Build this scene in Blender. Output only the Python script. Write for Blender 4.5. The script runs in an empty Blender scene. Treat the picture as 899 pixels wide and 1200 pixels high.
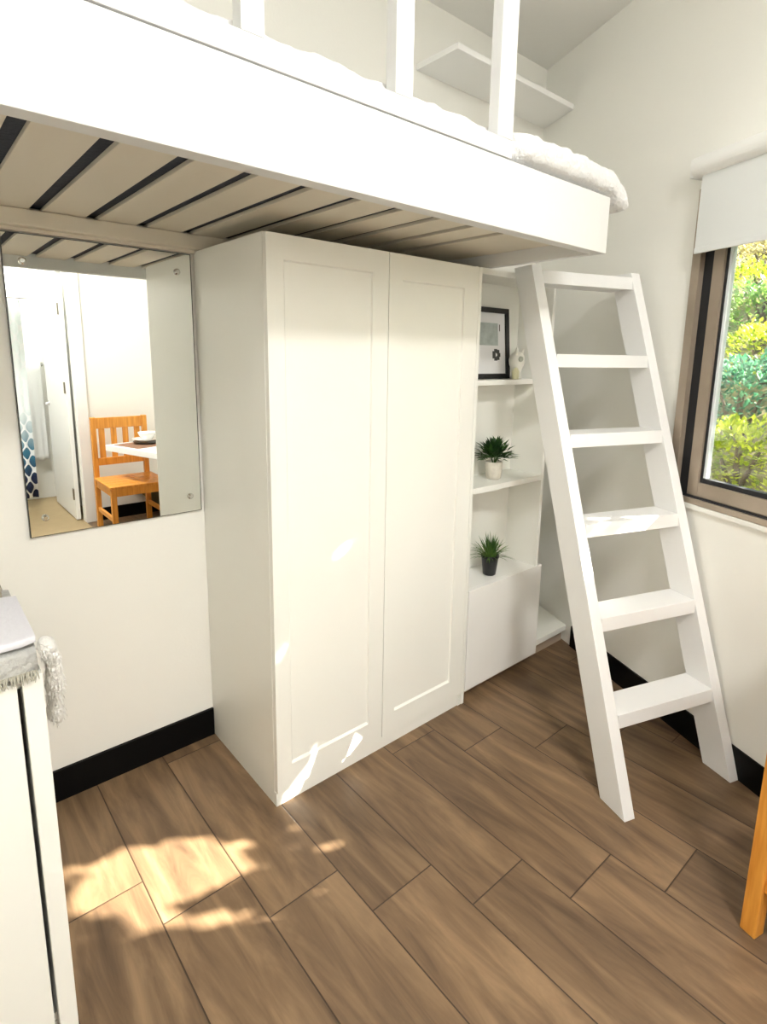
import bpy, bmesh, math, random
from mathutils import Vector, Matrix, noise
random.seed(7)
C = bpy.context.scene.collection
PI = math.pi
V = Vector

# ------------------------------------------------------------------ materials
def nodes(name):
    m = bpy.data.materials.new(name); m.use_nodes = True
    nt = m.node_tree
    return m, nt, nt.nodes['Principled BSDF']

def mat(name, col, rough=.5, metal=0, bump=0, bscale=60, var=0, vscale=4, spec=.5, sheen=0, coat=0):
    m, nt, b = nodes(name)
    b.inputs['Roughness'].default_value = rough
    b.inputs['Metallic'].default_value = metal
    b.inputs['Specular IOR Level'].default_value = spec
    b.inputs['Sheen Weight'].default_value = sheen
    b.inputs['Coat Weight'].default_value = coat
    tc = nt.nodes.new('ShaderNodeTexCoord')
    n = nt.nodes.new('ShaderNodeTexNoise'); n.inputs['Scale'].default_value = vscale
    n.inputs['Detail'].default_value = 4
    nt.links.new(tc.outputs['Object'], n.inputs['Vector'])
    mx = nt.nodes.new('ShaderNodeMix'); mx.data_type = 'RGBA'
    v = max(var, .01)
    mx.inputs[6].default_value = (*[c*(1-v) for c in col], 1)
    mx.inputs[7].default_value = (*[min(1, c*(1+v)) for c in col], 1)
    nt.links.new(n.outputs['Fac'], mx.inputs[0])
    nt.links.new(mx.outputs[2], b.inputs['Base Color'])
    if bump:
        n2 = nt.nodes.new('ShaderNodeTexNoise'); n2.inputs['Scale'].default_value = bscale
        n2.inputs['Detail'].default_value = 3
        nt.links.new(tc.outputs['Object'], n2.inputs['Vector'])
        bp = nt.nodes.new('ShaderNodeBump'); bp.inputs['Strength'].default_value = bump
        bp.inputs['Distance'].default_value = .01
        nt.links.new(n2.outputs['Fac'], bp.inputs['Height'])
        nt.links.new(bp.outputs['Normal'], b.inputs['Normal'])
    return m

def grain(name, c1, c2, axis=2, rough=.4, scale=6, stretch=14):
    m, nt, b = nodes(name)
    tc = nt.nodes.new('ShaderNodeTexCoord'); mp = nt.nodes.new('ShaderNodeMapping')
    sc = [scale*stretch/4]*3; sc[axis] = scale/4
    mp.inputs['Scale'].default_value = sc
    n = nt.nodes.new('ShaderNodeTexNoise'); n.inputs['Scale'].default_value = 3; n.inputs['Detail'].default_value = 6
    r = nt.nodes.new('ShaderNodeValToRGB')
    r.color_ramp.elements[0].color = (*c1, 1); r.color_ramp.elements[1].color = (*c2, 1)
    r.color_ramp.elements[0].position = .35; r.color_ramp.elements[1].position = .65
    nt.links.new(tc.outputs['Object'], mp.inputs['Vector']); nt.links.new(mp.outputs['Vector'], n.inputs['Vector'])
    nt.links.new(n.outputs['Fac'], r.inputs['Fac']); nt.links.new(r.outputs['Color'], b.inputs['Base Color'])
    b.inputs['Roughness'].default_value = rough
    return m

def leafmat(name, c1, c2, trans=.35):
    m, nt, b = nodes(name)
    tc = nt.nodes.new('ShaderNodeTexCoord')
    n = nt.nodes.new('ShaderNodeTexNoise'); n.inputs['Scale'].default_value = 9; n.inputs['Detail'].default_value = 5
    r = nt.nodes.new('ShaderNodeValToRGB')
    r.color_ramp.elements[0].color = (*c1, 1); r.color_ramp.elements[1].color = (*c2, 1)
    r.color_ramp.elements[0].position = .36; r.color_ramp.elements[1].position = .62
    nt.links.new(tc.outputs['Object'], n.inputs['Vector']); nt.links.new(n.outputs['Fac'], r.inputs['Fac'])
    nt.links.new(r.outputs['Color'], b.inputs['Base Color'])
    b.inputs['Roughness'].default_value = .5
    t = nt.nodes.new('ShaderNodeBsdfTranslucent'); nt.links.new(r.outputs['Color'], t.inputs['Color'])
    mx = nt.nodes.new('ShaderNodeMixShader'); mx.inputs[0].default_value = trans
    o = nt.nodes['Material Output']
    nt.links.new(b.outputs[0], mx.inputs[1]); nt.links.new(t.outputs[0], mx.inputs[2]); nt.links.new(mx.outputs[0], o.inputs['Surface'])
    return m

def floor_mat():
    m, nt, b = nodes('wood_look_plank_tiles')
    N = nt.nodes; L = nt.links
    def math_(op, a, c=None):
        n = N.new('ShaderNodeMath'); n.operation = op
        for i, x in enumerate((a, c)):
            if x is None: continue
            if isinstance(x, (int, float)): n.inputs[i].default_value = x
            else: L.new(x, n.inputs[i])
        return n.outputs[0]
    tc = N.new('ShaderNodeTexCoord'); s = N.new('ShaderNodeSeparateXYZ'); L.new(tc.outputs['Object'], s.inputs[0])
    W, LEN, ST = .2342, .79, .17
    u = math_('DIVIDE', math_('ADD', s.outputs[0], .45), W)
    k = math_('FLOOR', u); fu = math_('FRACT', u)
    v = math_('DIVIDE', math_('ADD', math_('ADD', s.outputs[1], .682), math_('MULTIPLY', k, ST)), LEN)
    kv = math_('FLOOR', v); fv = math_('FRACT', v)
    eu = math_('MULTIPLY', math_('MINIMUM', fu, math_('SUBTRACT', 1, fu)), W)
    ev = math_('MULTIPLY', math_('MINIMUM', fv, math_('SUBTRACT', 1, fv)), LEN)
    e = math_('MINIMUM', eu, ev)
    g = math_('LESS_THAN', e, .0019)
    cb = N.new('ShaderNodeCombineXYZ'); L.new(k, cb.inputs[0]); L.new(kv, cb.inputs[1])
    wn = N.new('ShaderNodeTexWhiteNoise'); wn.noise_dimensions = '2D'; L.new(cb.outputs[0], wn.inputs['Vector'])
    # grain, offset per plank
    cb2 = N.new('ShaderNodeCombineXYZ')
    L.new(math_('ADD', math_('MULTIPLY', s.outputs[0], 12), math_('MULTIPLY', wn.outputs['Value'], 31)), cb2.inputs[0])
    L.new(math_('MULTIPLY', s.outputs[1], 1.6), cb2.inputs[1])
    L.new(math_('MULTIPLY', wn.outputs['Value'], 17), cb2.inputs[2])
    n1 = N.new('ShaderNodeTexNoise'); n1.inputs['Scale'].default_value = 1.3; n1.inputs['Detail'].default_value = 7
    n1.inputs['Roughness'].default_value = .62; n1.inputs['Distortion'].default_value = .6
    L.new(cb2.outputs[0], n1.inputs['Vector'])
    r = N.new('ShaderNodeValToRGB'); el = r.color_ramp.elements
    el[0].position = .28; el[0].color = (.078, .048, .028, 1)
    el[1].position = .74; el[1].color = (.285, .184, .100, 1)
    a = el.new(.5); a.color = (.168, .104, .056, 1)
    L.new(n1.outputs['Fac'], r.inputs['Fac'])
    hs = N.new('ShaderNodeHueSaturation'); L.new(r.outputs['Color'], hs.inputs['Color'])
    L.new(math_('ADD', .88, math_('MULTIPLY', wn.outputs['Value'], .24)), hs.inputs['Value'])
    hs.inputs['Saturation'].default_value = .98
    mx = N.new('ShaderNodeMix'); mx.data_type = 'RGBA'
    L.new(g, mx.inputs[0]); L.new(hs.outputs['Color'], mx.inputs[6]); mx.inputs[7].default_value = (.045, .027, .016, 1)
    L.new(mx.outputs[2], b.inputs['Base Color'])
    b.inputs['Roughness'].default_value = .42
    b.inputs['Specular IOR Level'].default_value = .4
    bp = N.new('ShaderNodeBump'); bp.inputs['Strength'].default_value = .35; bp.inputs['Distance'].default_value = .003
    h = math_('ADD', math_('MULTIPLY', n1.outputs['Fac'], .5), math_('MINIMUM', math_('MULTIPLY', e, 250), 1))
    L.new(h, bp.inputs['Height']); L.new(bp.outputs['Normal'], b.inputs['Normal'])
    return m

def lattice_mat():
    # blue quatrefoil-like lattice print of the shower curtain
    m, nt, b = nodes('lattice_print_fabric')
    N = nt.nodes; L = nt.links
    tc = N.new('ShaderNodeTexCoord'); s = N.new('ShaderNodeSeparateXYZ'); L.new(tc.outputs['Object'], s.inputs[0])
    def M(op, a, c=None):
        n = N.new('ShaderNodeMath'); n.operation = op
        for i, x in enumerate((a, c)):
            if x is None: continue
            if isinstance(x, (int, float)): n.inputs[i].default_value = x
            else: L.new(x, n.inputs[i])
        return n.outputs[0]
    cx = M('COSINE', M('MULTIPLY', s.outputs[0], 2*PI/.1)); cz = M('COSINE', M('MULTIPLY', s.outputs[2], 2*PI/.17))
    f = M('ABSOLUTE', M('ADD', cx, cz))
    inside = M('GREATER_THAN', f, .42)
    r = N.new('ShaderNodeValToRGB'); el = r.color_ramp.elements
    el[0].color = (.008, .02, .075, 1); el[0].position = .2; el[1].color = (.80, .86, .86, 1); el[1].position = .62
    q = el.new(.36); q.color = (.03, .16, .25, 1)
    L.new(M('DIVIDE', M('ADD', s.outputs[2], 2.0), 1.6), r.inputs['Fac'])
    mx = N.new('ShaderNodeMix'); mx.data_type = 'RGBA'
    L.new(inside, mx.inputs[0]); mx.inputs[6].default_value = (.85, .87, .88, 1); L.new(r.outputs['Color'], mx.inputs[7])
    L.new(mx.outputs[2], b.inputs['Base Color']); b.inputs['Roughness'].default_value = .8
    return m

def emit(name, col, s):
    m = bpy.data.materials.new(name); m.use_nodes = True; nt = m.node_tree
    nt.nodes.remove(nt.nodes['Principled BSDF'])
    e = nt.nodes.new('ShaderNodeEmission'); e.inputs[0].default_value = (*col, 1); e.inputs[1].default_value = s
    nt.links.new(e.outputs[0], nt.nodes['Material Output'].inputs['Surface'])
    return m

def glass_mat():
    m = bpy.data.materials.new('window_glass'); m.use_nodes = True; nt = m.node_tree
    nt.nodes.remove(nt.nodes['Principled BSDF'])
    t = nt.nodes.new('ShaderNodeBsdfTransparent'); t.inputs[0].default_value = (.96, .98, .97, 1)
    g = nt.nodes.new('ShaderNodeBsdfGlossy'); g.inputs['Roughness'].default_value = .02
    f = nt.nodes.new('ShaderNodeFresnel'); f.inputs[0].default_value = 1.45
    mx = nt.nodes.new('ShaderNodeMixShader')
    nt.links.new(f.outputs[0], mx.inputs[0]); nt.links.new(t.outputs[0], mx.inputs[1]); nt.links.new(g.outputs[0], mx.inputs[2])
    nt.links.new(mx.outputs[0], nt.nodes['Material Output'].inputs['Surface'])
    return m

M = dict(
    wall=mat('wall_paint', (.84, .835, .79), .7, bump=.05, bscale=90, var=.012, vscale=1.5),
    ceil=mat('ceiling_paint', (.82, .815, .79), .8, bump=.05, bscale=90),
    floor=floor_mat(),
    bathfloor=mat('bath_floor_tile', (.33, .245, .13), .5, bump=.1, bscale=30, var=.12, vscale=12),
    black=mat('black_baseboard_tile', (.0018, .0018, .002), .5, spec=.15),
    white=mat('white_lacquer', (.85, .85, .80), .32, bump=.02, bscale=40, var=.01),
    gloss=mat('white_gloss_front', (.87, .865, .845), .08, var=.008),
    paint=mat('white_wood_paint', (.87, .87, .86), .42, bump=.06, bscale=35, var=.012),
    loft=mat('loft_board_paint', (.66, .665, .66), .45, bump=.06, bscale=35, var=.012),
    ladder=mat('ladder_paint', (.79, .79, .785), .42, bump=.06, bscale=35, var=.012),
    slat=mat('slat_board_paint', (.66, .61, .51), .5, bump=.05, bscale=30, var=.03),
    navy=mat('mattress_underside', (.018, .024, .04), .8, bump=.2, bscale=80, var=.3),
    plush=mat('white_plush', (.70, .70, .70), .95, bump=1.0, bscale=75, sheen=.3, var=.02, vscale=40),
    mirror=mat('mirror_silver', (.93, .95, .93), .0, 1),
    mirredge=mat('mirror_dark_edge', (.03, .035, .03), .3),
    chrome=mat('chrome', (.8, .8, .78), .12, 1),
    steel=mat('brushed_nickel', (.30, .28, .22), .35, 1),
    bronze=mat('bronze_aluminium', (.37, .305, .24), .36, .4, var=.06, vscale=25),
    gasket=mat('black_gasket', (.008, .009, .012), .6),
    glass=glass_mat(),
    reflstrip=mat('pale_glass_reflection', (.72, .78, .80), .4),
    blind=mat('roller_blind_fabric', (.70, .72, .715), .8, bump=.1, bscale=250),
    cass=mat('blind_cassette_plastic', (.82, .82, .80), .35),
    pine=grain('honey_pine', (.62, .235, .03), (.80, .36, .06), 2, .35),
    frameblk=mat('black_frame', (.008, .008, .01), .35),
    matboard=mat('picture_mount', (.80, .80, .82), .6),
    print=mat('picture_print', (.42, .47, .46), .5, var=.5, vscale=22),
    ink=mat('picture_ink', (.05, .05, .05), .6, var=.5, vscale=60),
    ceramic=mat('figurine_ceramic', (.74, .73, .66), .3, var=.06, vscale=30),
    ceramicg=mat('figurine_face', (.38, .40, .33), .5, var=.3, vscale=60),
    potw=mat('speckled_pot', (.66, .62, .54), .6, var=.28, vscale=45),
    potb=mat('black_pot', (.008, .008, .010), .4),
    soil=mat('soil', (.03, .02, .012), .9, bump=.5),
    leafd=leafmat('dark_leaf', (.012, .05, .01), (.06, .17, .025), .15),
    leafg=leafmat('grass_leaf', (.04, .11, .02), (.17, .30, .06), .15),
    greywool=mat('grey_wool_throw', (.44, .44, .42), .95, bump=1, bscale=60, var=.18, vscale=35, sheen=.2),
    whitecloth=mat('white_cloth', (.66, .66, .71), .9, bump=.25, bscale=90),
    palefur=mat('pale_grey_fur', (.72, .71, .68), 1, bump=.9, bscale=110, sheen=.3, var=.06, vscale=30),
    taupe=mat('taupe_box', (.30, .27, .21), .7),
    towel=mat('white_terry', (.86, .855, .84), .95, bump=.5, bscale=140),
    curtain=lattice_mat(),
    plate=mat('white_china', (.86, .86, .84), .15),
    plated=mat('dark_plate', (.02, .02, .02), .3),
    placemat=mat('brown_placemat', (.28, .15, .09), .8, bump=.4, bscale=120),
    soilbank=mat('hillside_soil', (.20, .17, .07), .9, bump=.6, bscale=12, var=.4, vscale=6),
    bark=mat('bark', (.10, .07, .045), .9, bump=.6, bscale=25, var=.3),
    h_yel=leafmat('leaf_yellow_green', (.20, .30, .01), (.62, .66, .05), .45),
    h_grn=leafmat('leaf_mid_green', (.05, .16, .03), (.28, .42, .10), .4),
    h_blu=leafmat('leaf_blue_green', (.02, .12, .06), (.12, .30, .16), .4),
    h_dry=leafmat('leaf_dry_olive', (.28, .22, .08), (.60, .52, .22), .4),
    lamp=emit('fill_glow_mid', (1, .985, .95), 4),
    fill_rear=emit('fill_glow_rear', (1, .985, .95), 41),
    fill_bath=emit('fill_glow_bath', (1, .985, .96), 26),
)

# ------------------------------------------------------------------ mesh building
class MB:
    def __init__(s): s.v = []; s.f = []; s.sm = []
    def add(s, vs, fs, smooth=False):
        o = len(s.v); s.v += [V(p) for p in vs]; s.f += [[i+o for i in f] for f in fs]; s.sm += [smooth]*len(fs)
        return s
    def box(s, x0, x1, y0, y1, z0, z1):
        p = [(x0,y0,z0),(x1,y0,z0),(x1,y1,z0),(x0,y1,z0),(x0,y0,z1),(x1,y0,z1),(x1,y1,z1),(x0,y1,z1)]
        return s.hexa(p)
    def hexa(s, p):   # bottom loop 0-3 (ccw from above), top loop 4-7
        return s.add(p, [(3,2,1,0),(4,5,6,7),(0,1,5,4),(1,2,6,5),(2,3,7,6),(3,0,4,7)])
    def prism(s, poly, z0, z1):
        n = len(poly)
        return s.add([(x,y,z0) for x,y in poly]+[(x,y,z1) for x,y in poly],
                     [tuple(range(n-1,-1,-1)), tuple(range(n,2*n))]+[(i,(i+1)%n,(i+1)%n+n,i+n) for i in range(n)])
    def tube(s, pts, r, n=12, cap=True):
        pts = [V(p) for p in pts]; m = len(pts)
        rs = r if isinstance(r, (list, tuple)) else [r]*m
        vs = []
        for i, p in enumerate(pts):
            t = (pts[min(i+1, m-1)]-pts[max(i-1, 0)]).normalized()
            a = t.orthogonal().normalized() if i == 0 else (a - t*a.dot(t)).normalized()
            b = t.cross(a)
            vs += [p+(a*math.cos(2*PI*k/n)+b*math.sin(2*PI*k/n))*rs[i] for k in range(n)]
        fs = [(i*n+k, i*n+(k+1)%n, (i+1)*n+(k+1)%n, (i+1)*n+k) for i in range(m-1) for k in range(n)]
        s.add(vs, fs, True)
        if cap: s.add(vs[:n], [tuple(range(n-1,-1,-1))]); s.add(vs[-n:], [tuple(range(n))])
        return s
    def lathe(s, prof, c=(0,0,0), n=24, cap=True):
        c = V(c); m = len(prof)
        vs = [c+V((r*math.cos(2*PI*k/n), r*math.sin(2*PI*k/n), z)) for r, z in prof for k in range(n)]
        fs = [(i*n+k, i*n+(k+1)%n, (i+1)*n+(k+1)%n, (i+1)*n+k) for i in range(m-1) for k in range(n)]
        s.add(vs, fs, True)
        if cap:
            s.add(vs[:n], [tuple(range(n-1,-1,-1))]); s.add(vs[-n:], [tuple(range(n))])
        return s
    def leaf(s, p, d, w, l, up=V((0,0,1)), bend=.2):
        # pointed leaf blade with a folded midrib, four quads / triangles
        d = d.normalized(); side = d.cross(up)
        if side.length < 1e-3: side = d.orthogonal()
        side.normalize(); nn = side.cross(d).normalized()
        a = p; b = p+d*l*.45+nn*l*bend*.5; c = p+d*l-nn*l*bend*.3
        o = len(s.v)
        s.v += [a, b+side*w*.5-nn*w*.15, b, b-side*w*.5-nn*w*.15, c]
        s.f += [[o,o+1,o+2],[o,o+2,o+3],[o+1,o+4,o+2],[o+2,o+4,o+3]]; s.sm += [True]*4
        return s
    def build(s, name, m, parent=None, bevel=0, seg=2, local=False, smooth=False):
        me = bpy.data.meshes.new(name)
        off = V((0,0,0))
        if parent is not None and not local:
            q = parent
            while q is not None: off += q.location; q = q.parent
        me.from_pydata([tuple(v-off) for v in s.v], [], s.f); me.update()
        for p, sm in zip(me.polygons, s.sm): p.use_smooth = sm or smooth
        if bevel:
            bm = bmesh.new(); bm.from_mesh(me)
            bmesh.ops.remove_doubles(bm, verts=bm.verts, dist=1e-6)
            bmesh.ops.recalc_face_normals(bm, faces=bm.faces)
            es = [e for e in bm.edges if len(e.link_faces) == 2 and e.calc_face_angle(0) > .6]
            bmesh.ops.bevel(bm, geom=es, offset=bevel, segments=seg, profile=.6, affect='EDGES')
            bm.to_mesh(me); bm.free()
        else:
            bm = bmesh.new(); bm.from_mesh(me)
            if not name.startswith(('foliage', 'leaf')):
                bmesh.ops.recalc_face_normals(bm, faces=bm.faces)
            bm.to_mesh(me); bm.free()
        me.materials.append(m)
        o = bpy.data.objects.new(name, me); C.objects.link(o)
        if parent is not None: o.parent = parent
        return o

def tag(o, label, cat, group=None, kind=None):
    if label: o['label'] = label
    if cat: o['category'] = cat
    if group: o['group'] = group
    if kind: o['kind'] = kind
    return o
def thing(name, label, cat, loc=(0,0,0), rotz=0, group=None):
    o = bpy.data.objects.new(name, None); o.empty_display_size = .1; C.objects.link(o)
    o.location = loc; o.rotation_euler = (0,0,rotz)
    return tag(o, label, cat, group)
def struct(name, mb, m, parent=None, **k):
    o = mb.build(name, m, parent, **k)
    if parent is None: o['kind'] = 'structure'
    return o
def copy_tree(o, parent=None):
    c = o.copy(); C.objects.link(c); c.parent = parent
    for ch in [x for x in bpy.data.objects if x.parent == o]: copy_tree(ch, c)
    return c

# ------------------------------------------------------------------ room frame
RX = 2.037
DW = V((-.38518, -.92284, 0)); NI = V((-.92284, .38518, 0)); UP = V((0,0,1))
def W(t, off, z): return V((RX,0,0))+DW*t+NI*off+UP*z        # along the window wall, inward, up
def wbox(mb, t0, t1, o0, o1, z0, z1):
    return mb.hexa([W(t0,o0,z0), W(t0,o1,z0), W(t1,o1,z0), W(t1,o0,z0), W(t0,o0,z1), W(t0,o1,z1), W(t1,o1,z1), W(t1,o0,z1)])
HC = 3.095; LX = -1.5; RY = -3.55; TE = 2.2; NX = 1.55
pe = W(TE, 0, 0)
room = [(LX,0),(LX,RY),(NX,RY),(NX,pe.y-.1),(pe.x,pe.y),(RX,0)]
struct('floor', MB().prism(room, -.06, 0), M['floor'])
struct('ceiling', MB().prism([(LX-.1,.1),(LX-.1,RY-.1),(NX+.1,RY-.1),(NX+.1,pe.y-.1),(pe.x+.14,pe.y-.06),(RX+.2,.1)], HC, HC+.08), M['ceil'])
struct('wall_back', MB().box(LX-.1, RX+.15, 0, .1, -.06, HC), M['wall'])
struct('wall_left', MB().box(LX-.1, LX, RY-.1, 0, -.06, HC), M['wall'])
# window wall around the opening
T0, T1, Z0, Z1 = 1.15, 2.08, .985, 2.2
mb = MB()
wbox(mb, -.05, T0, -.15, 0, -.06, HC); wbox(mb, T1, TE, -.15, 0, -.06, HC)
wbox(mb, T0, T1, -.15, 0, -.06, Z0); wbox(mb, T0, T1, -.15, 0, Z1, HC)
struct('wall_right', mb, M['wall'])
mb = MB()
mb.prism([(pe.x,pe.y),(NX,pe.y-.1),(NX+.1,pe.y-.1),(NX+.1,pe.y-.02),(pe.x+.06,pe.y+.06)], -.06, HC)
mb.box(NX, NX+.1, RY-.1, pe.y-.1, -.06, HC)
struct('wall_nook', mb, M['wall'])
# rear wall with the bathroom doorway
DX0, DX1, DH = -.62, .345, 2.3
mb = MB()
mb.box(LX, DX0, RY-.1, RY, -.06, HC); mb.box(DX1, NX, RY-.1, RY, -.06, HC); mb.box(DX0, DX1, RY-.1, RY, DH, HC)
struct('wall_rear', mb, M['wall'])
# bathroom beyond the doorway
BY = -4.78
mb = MB(); mb.box(-.8, -.7, BY-.1, RY-.1, -.06, 2.5); mb.box(.45, .55, BY-.1, RY-.1, -.06, 2.5); mb.box(-.7, .45, BY-.1, BY, -.06, 2.5)
struct('wall_bathroom', mb, M['wall'])
struct('floor_bathroom', MB().box(-.7, .45, BY, RY-.1, -.06, .0).box(DX0, DX1, RY-.1, RY, -.06, .0).box(DX0, DX1, RY, -3.32, .0005, .004), M['bathfloor'])
struct('ceiling_bathroom', MB().box(-.8, .52, BY-.1, RY-.1, 2.5, 2.56), M['ceil'])
# baseboards
HB = .117
struct('baseboard_back', MB().box(LX, -.001, -.012, 0, 0, HB), M['black'])
mb = MB(); wbox(mb, .59, 2.19, 0, .008, 0, HB); struct('baseboard_right', mb, M['black'])
struct('baseboard_rear', MB().box(DX1+.1, NX, RY, RY+.012, 0, HB), M['black'])
struct('baseboard_left', MB().box(LX, LX+.012, RY, -.02, 0, HB), M['black'])
mb = MB()
mb.box(DX1, DX1+.085, RY, RY+.018, 0, DH+.08); mb.box(DX0-.085, DX0, RY, RY+.018, 0, DH+.08); mb.box(DX0, DX1, RY, RY+.018, DH, DH+.08)
struct('trim_1', mb, M['paint'], bevel=.003)
# bathroom door, open
d1 = bpy.data.objects.new('door_1', None); C.objects.link(d1); d1.location = (DX1-.02, RY-.1, 0); d1['kind'] = 'structure'
mb = MB(); mb.box(.290, .326, RY-.945, RY-.105, .01, 2.28); mb.build('door_leaf', M['paint'], d1, bevel=.003)
for z in (.25, 1.22, 1.9):
    h = MB().box(.284, .291, RY-.155, RY-.108, z-.05, z+.05).tube([(.282, RY-.106, z-.05), (.282, RY-.106, z+.05)], .006, 10)
    h.build('door_hinge', M['steel'], d1)
hd2 = MB(); hd2.tube([(.290, RY-.88, 1.03), (.250, RY-.88, 1.03)], .011).tube([(.250, RY-.885, 1.03), (.250, RY-.78, 1.03)], .009).tube([(.291, RY-.88, 1.03), (.285, RY-.88, 1.03)], .026, 20)
hd2.build('door_handle', M['chrome'], d1)

# ------------------------------------------------------------------ window
win = bpy.data.objects.new('window_1', None); C.objects.link(win); win.location = W(1.6, 0, Z0); win['kind'] = 'structure'
mb = MB()
wbox(mb, T0, T0+.040, -.10, .012, Z0, Z1); wbox(mb, T1-.045, T1, -.10, .012, Z0, Z1)
wbox(mb, T0+.040, T1-.045, -.10, .012, Z0, Z0+.022); wbox(mb, T0+.040, T1-.045, -.10, .012, Z1-.045, Z1)
mb.build('window_frame', M['bronze'], win, bevel=.002)
mb = MB(); wbox(mb, T0+.040, T0+.10, -.09, -.012, Z0+.022, Z1-.045); mb.build('track_channel', M['gasket'], win)
mb = MB(); wbox(mb, T0+.040, T1-.045, -.03, .004, Z0+.022, Z0+.03); mb.build('track_seal', M['gasket'], win)
mb = MB(); ta, tb = T0+.086, T1-.05
wbox(mb, ta, ta+.05, -.05, -.005, Z0+.03, Z1-.05); wbox(mb, tb-.058, tb, -.05, -.005, Z0+.03, Z1-.05)
wbox(mb, ta+.05, tb-.058, -.05, -.005, Z0+.03, Z0+.088); wbox(mb, ta+.05, tb-.058, -.05, -.005, Z1-.1, Z1-.05)
sash = mb.build('sash', M['bronze'], win, bevel=.003)
mb = MB(); a, b = ta+.05, tb-.058
for (q0,q1,r0,r1) in ((a,a+.010,Z0+.088,Z1-.1),(b-.02,b,Z0+.088,Z1-.1),(a+.010,b-.02,Z0+.088,Z0+.106),(a+.010,b-.02,Z1-.118,Z1-.1)):
    wbox(mb, q0, q1, -.04, -.014, r0, r1)
mb.build('gasket', M['gasket'], sash)
mb = MB(); wbox(mb, a+.0101, a+.021, -.038, -.018, Z0+.107, Z1-.119); mb.build('glass_reflection', M['reflstrip'], sash)  # pale strip coloured to stand for a reflection at the glass edge
mb = MB(); wbox(mb, a+.01, b-.01, -.030, -.026, Z0+.095, Z1-.11); mb.build('pane', M['glass'], sash)
mb = MB(); mb.tube([W(T0+.057, -.036, 1.6), W(T0+.057, -.024, 1.6)], .012, 12); mb.build('window_latch', M['chrome'], win)
mb = MB(); wbox(mb, T0-.005, T1+.005, 0, .012, Z0-.022, Z0-.002); struct('trim_2', mb, M['wall'], bevel=.003)

bl = thing('roller_blind', 'white roller blind half lowered over the bronze window', 'blind', W(1.6, .0, 2.2))
# cassette: rounded profile swept along the wall
prof = []
for k in range(13):
    an = -PI/2 + PI*k/12
    prof.append((.045+.034*math.cos(an), 2.27+.036*math.sin(an)))
prof = [(.0, 2.235)]+prof+[(.0, 2.306)]
n = len(prof); vs = [W(1.160, o, z) for o, z in prof]+[W(2.12, o, z) for o, z in prof]
mb = MB().add(vs, [(i, (i+1)%n, (i+1)%n+n, i+n) for i in range(n)]+[tuple(range(n)), tuple(range(2*n-1, n-1, -1))])
mb.build('cassette', M['cass'], bl)
for a, b in ((1.142, 1.1595), (2.1205, 2.138)):
    mb = MB(); wbox(mb, a, b, .0, .062, 2.232, 2.30); mb.build('end_cap', M['cass'], bl, bevel=.006)
mb = MB(); wbox(mb, 1.192, 2.11, .045, .0475, 1.975, 2.24); mb.build('blind_fabric', M['blind'], bl)
mb = MB(); wbox(mb, 1.192, 2.11, .041, .0515, 1.953, 1.975); mb.build('bottom_bar', M['blind'], bl, bevel=.003)

# ------------------------------------------------------------------ loft bed
LZ, LY, LE, FZ = 1.9025, -1.0025, 1.0255, 2.0805
ZS = 1.95                                   # underside of the slats, recessed inside the frame
bed = thing('loft_bed', 'white loft bed with slatted underside built above the wardrobe', 'loft bed', (0, -.5, LZ))
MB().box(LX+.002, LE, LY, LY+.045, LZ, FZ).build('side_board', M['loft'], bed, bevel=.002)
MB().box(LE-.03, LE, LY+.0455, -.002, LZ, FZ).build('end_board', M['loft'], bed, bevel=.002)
MB().box(LX+.002, LE-.0305, -.062, -.002, LZ, ZS-.0005).build('ledger_beam', M['slat'], bed, bevel=.004)
MB().box(LX+.002, -.003, -.030, -.002, LZ-.010, LZ-.0005).build('ledger_strip', M['slat'], bed)
sx_ = .9505
gx = [-.85+(-.624+.1565*k+.85)*sx_ for k in range(-4, 10)]
edges = [LX+.004]+gx+[LE-.033]
for a, b in zip(edges[:-1], edges[1:]):
    MB().box(a+.0175 if a > LX+.01 else a, b-.0175 if b < LE-.04 else b, LY+.0455, -.0025, ZS, ZS+.011).build('slat', M['slat'], bed, bevel=.002)
PT = 2.62
sk_ = lambda x: -.85+(x+.85)*.8302
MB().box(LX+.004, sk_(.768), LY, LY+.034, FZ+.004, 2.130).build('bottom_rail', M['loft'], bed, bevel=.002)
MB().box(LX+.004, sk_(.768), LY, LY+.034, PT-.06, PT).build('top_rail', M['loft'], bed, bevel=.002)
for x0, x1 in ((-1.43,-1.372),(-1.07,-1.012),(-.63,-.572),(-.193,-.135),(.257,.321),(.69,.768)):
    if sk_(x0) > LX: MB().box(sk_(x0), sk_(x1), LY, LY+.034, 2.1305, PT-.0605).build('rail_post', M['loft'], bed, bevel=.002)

# mattress with dark underside
mt = thing('mattress', 'mattress lying on the loft slats under the white bedspread', 'mattress', (0, -.5, ZS+.02))
MB().box(LX+.01, LE-.035, LY+.05, -.01, ZS+.0115, ZS+.05).build('mattress_base', M['navy'], mt, bevel=.008)
MB().box(LX+.01, LE-.035, LY+.05, -.01, ZS+.051, 2.085).build('mattress_body', M['whitecloth'], mt, bevel=.012)

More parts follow.
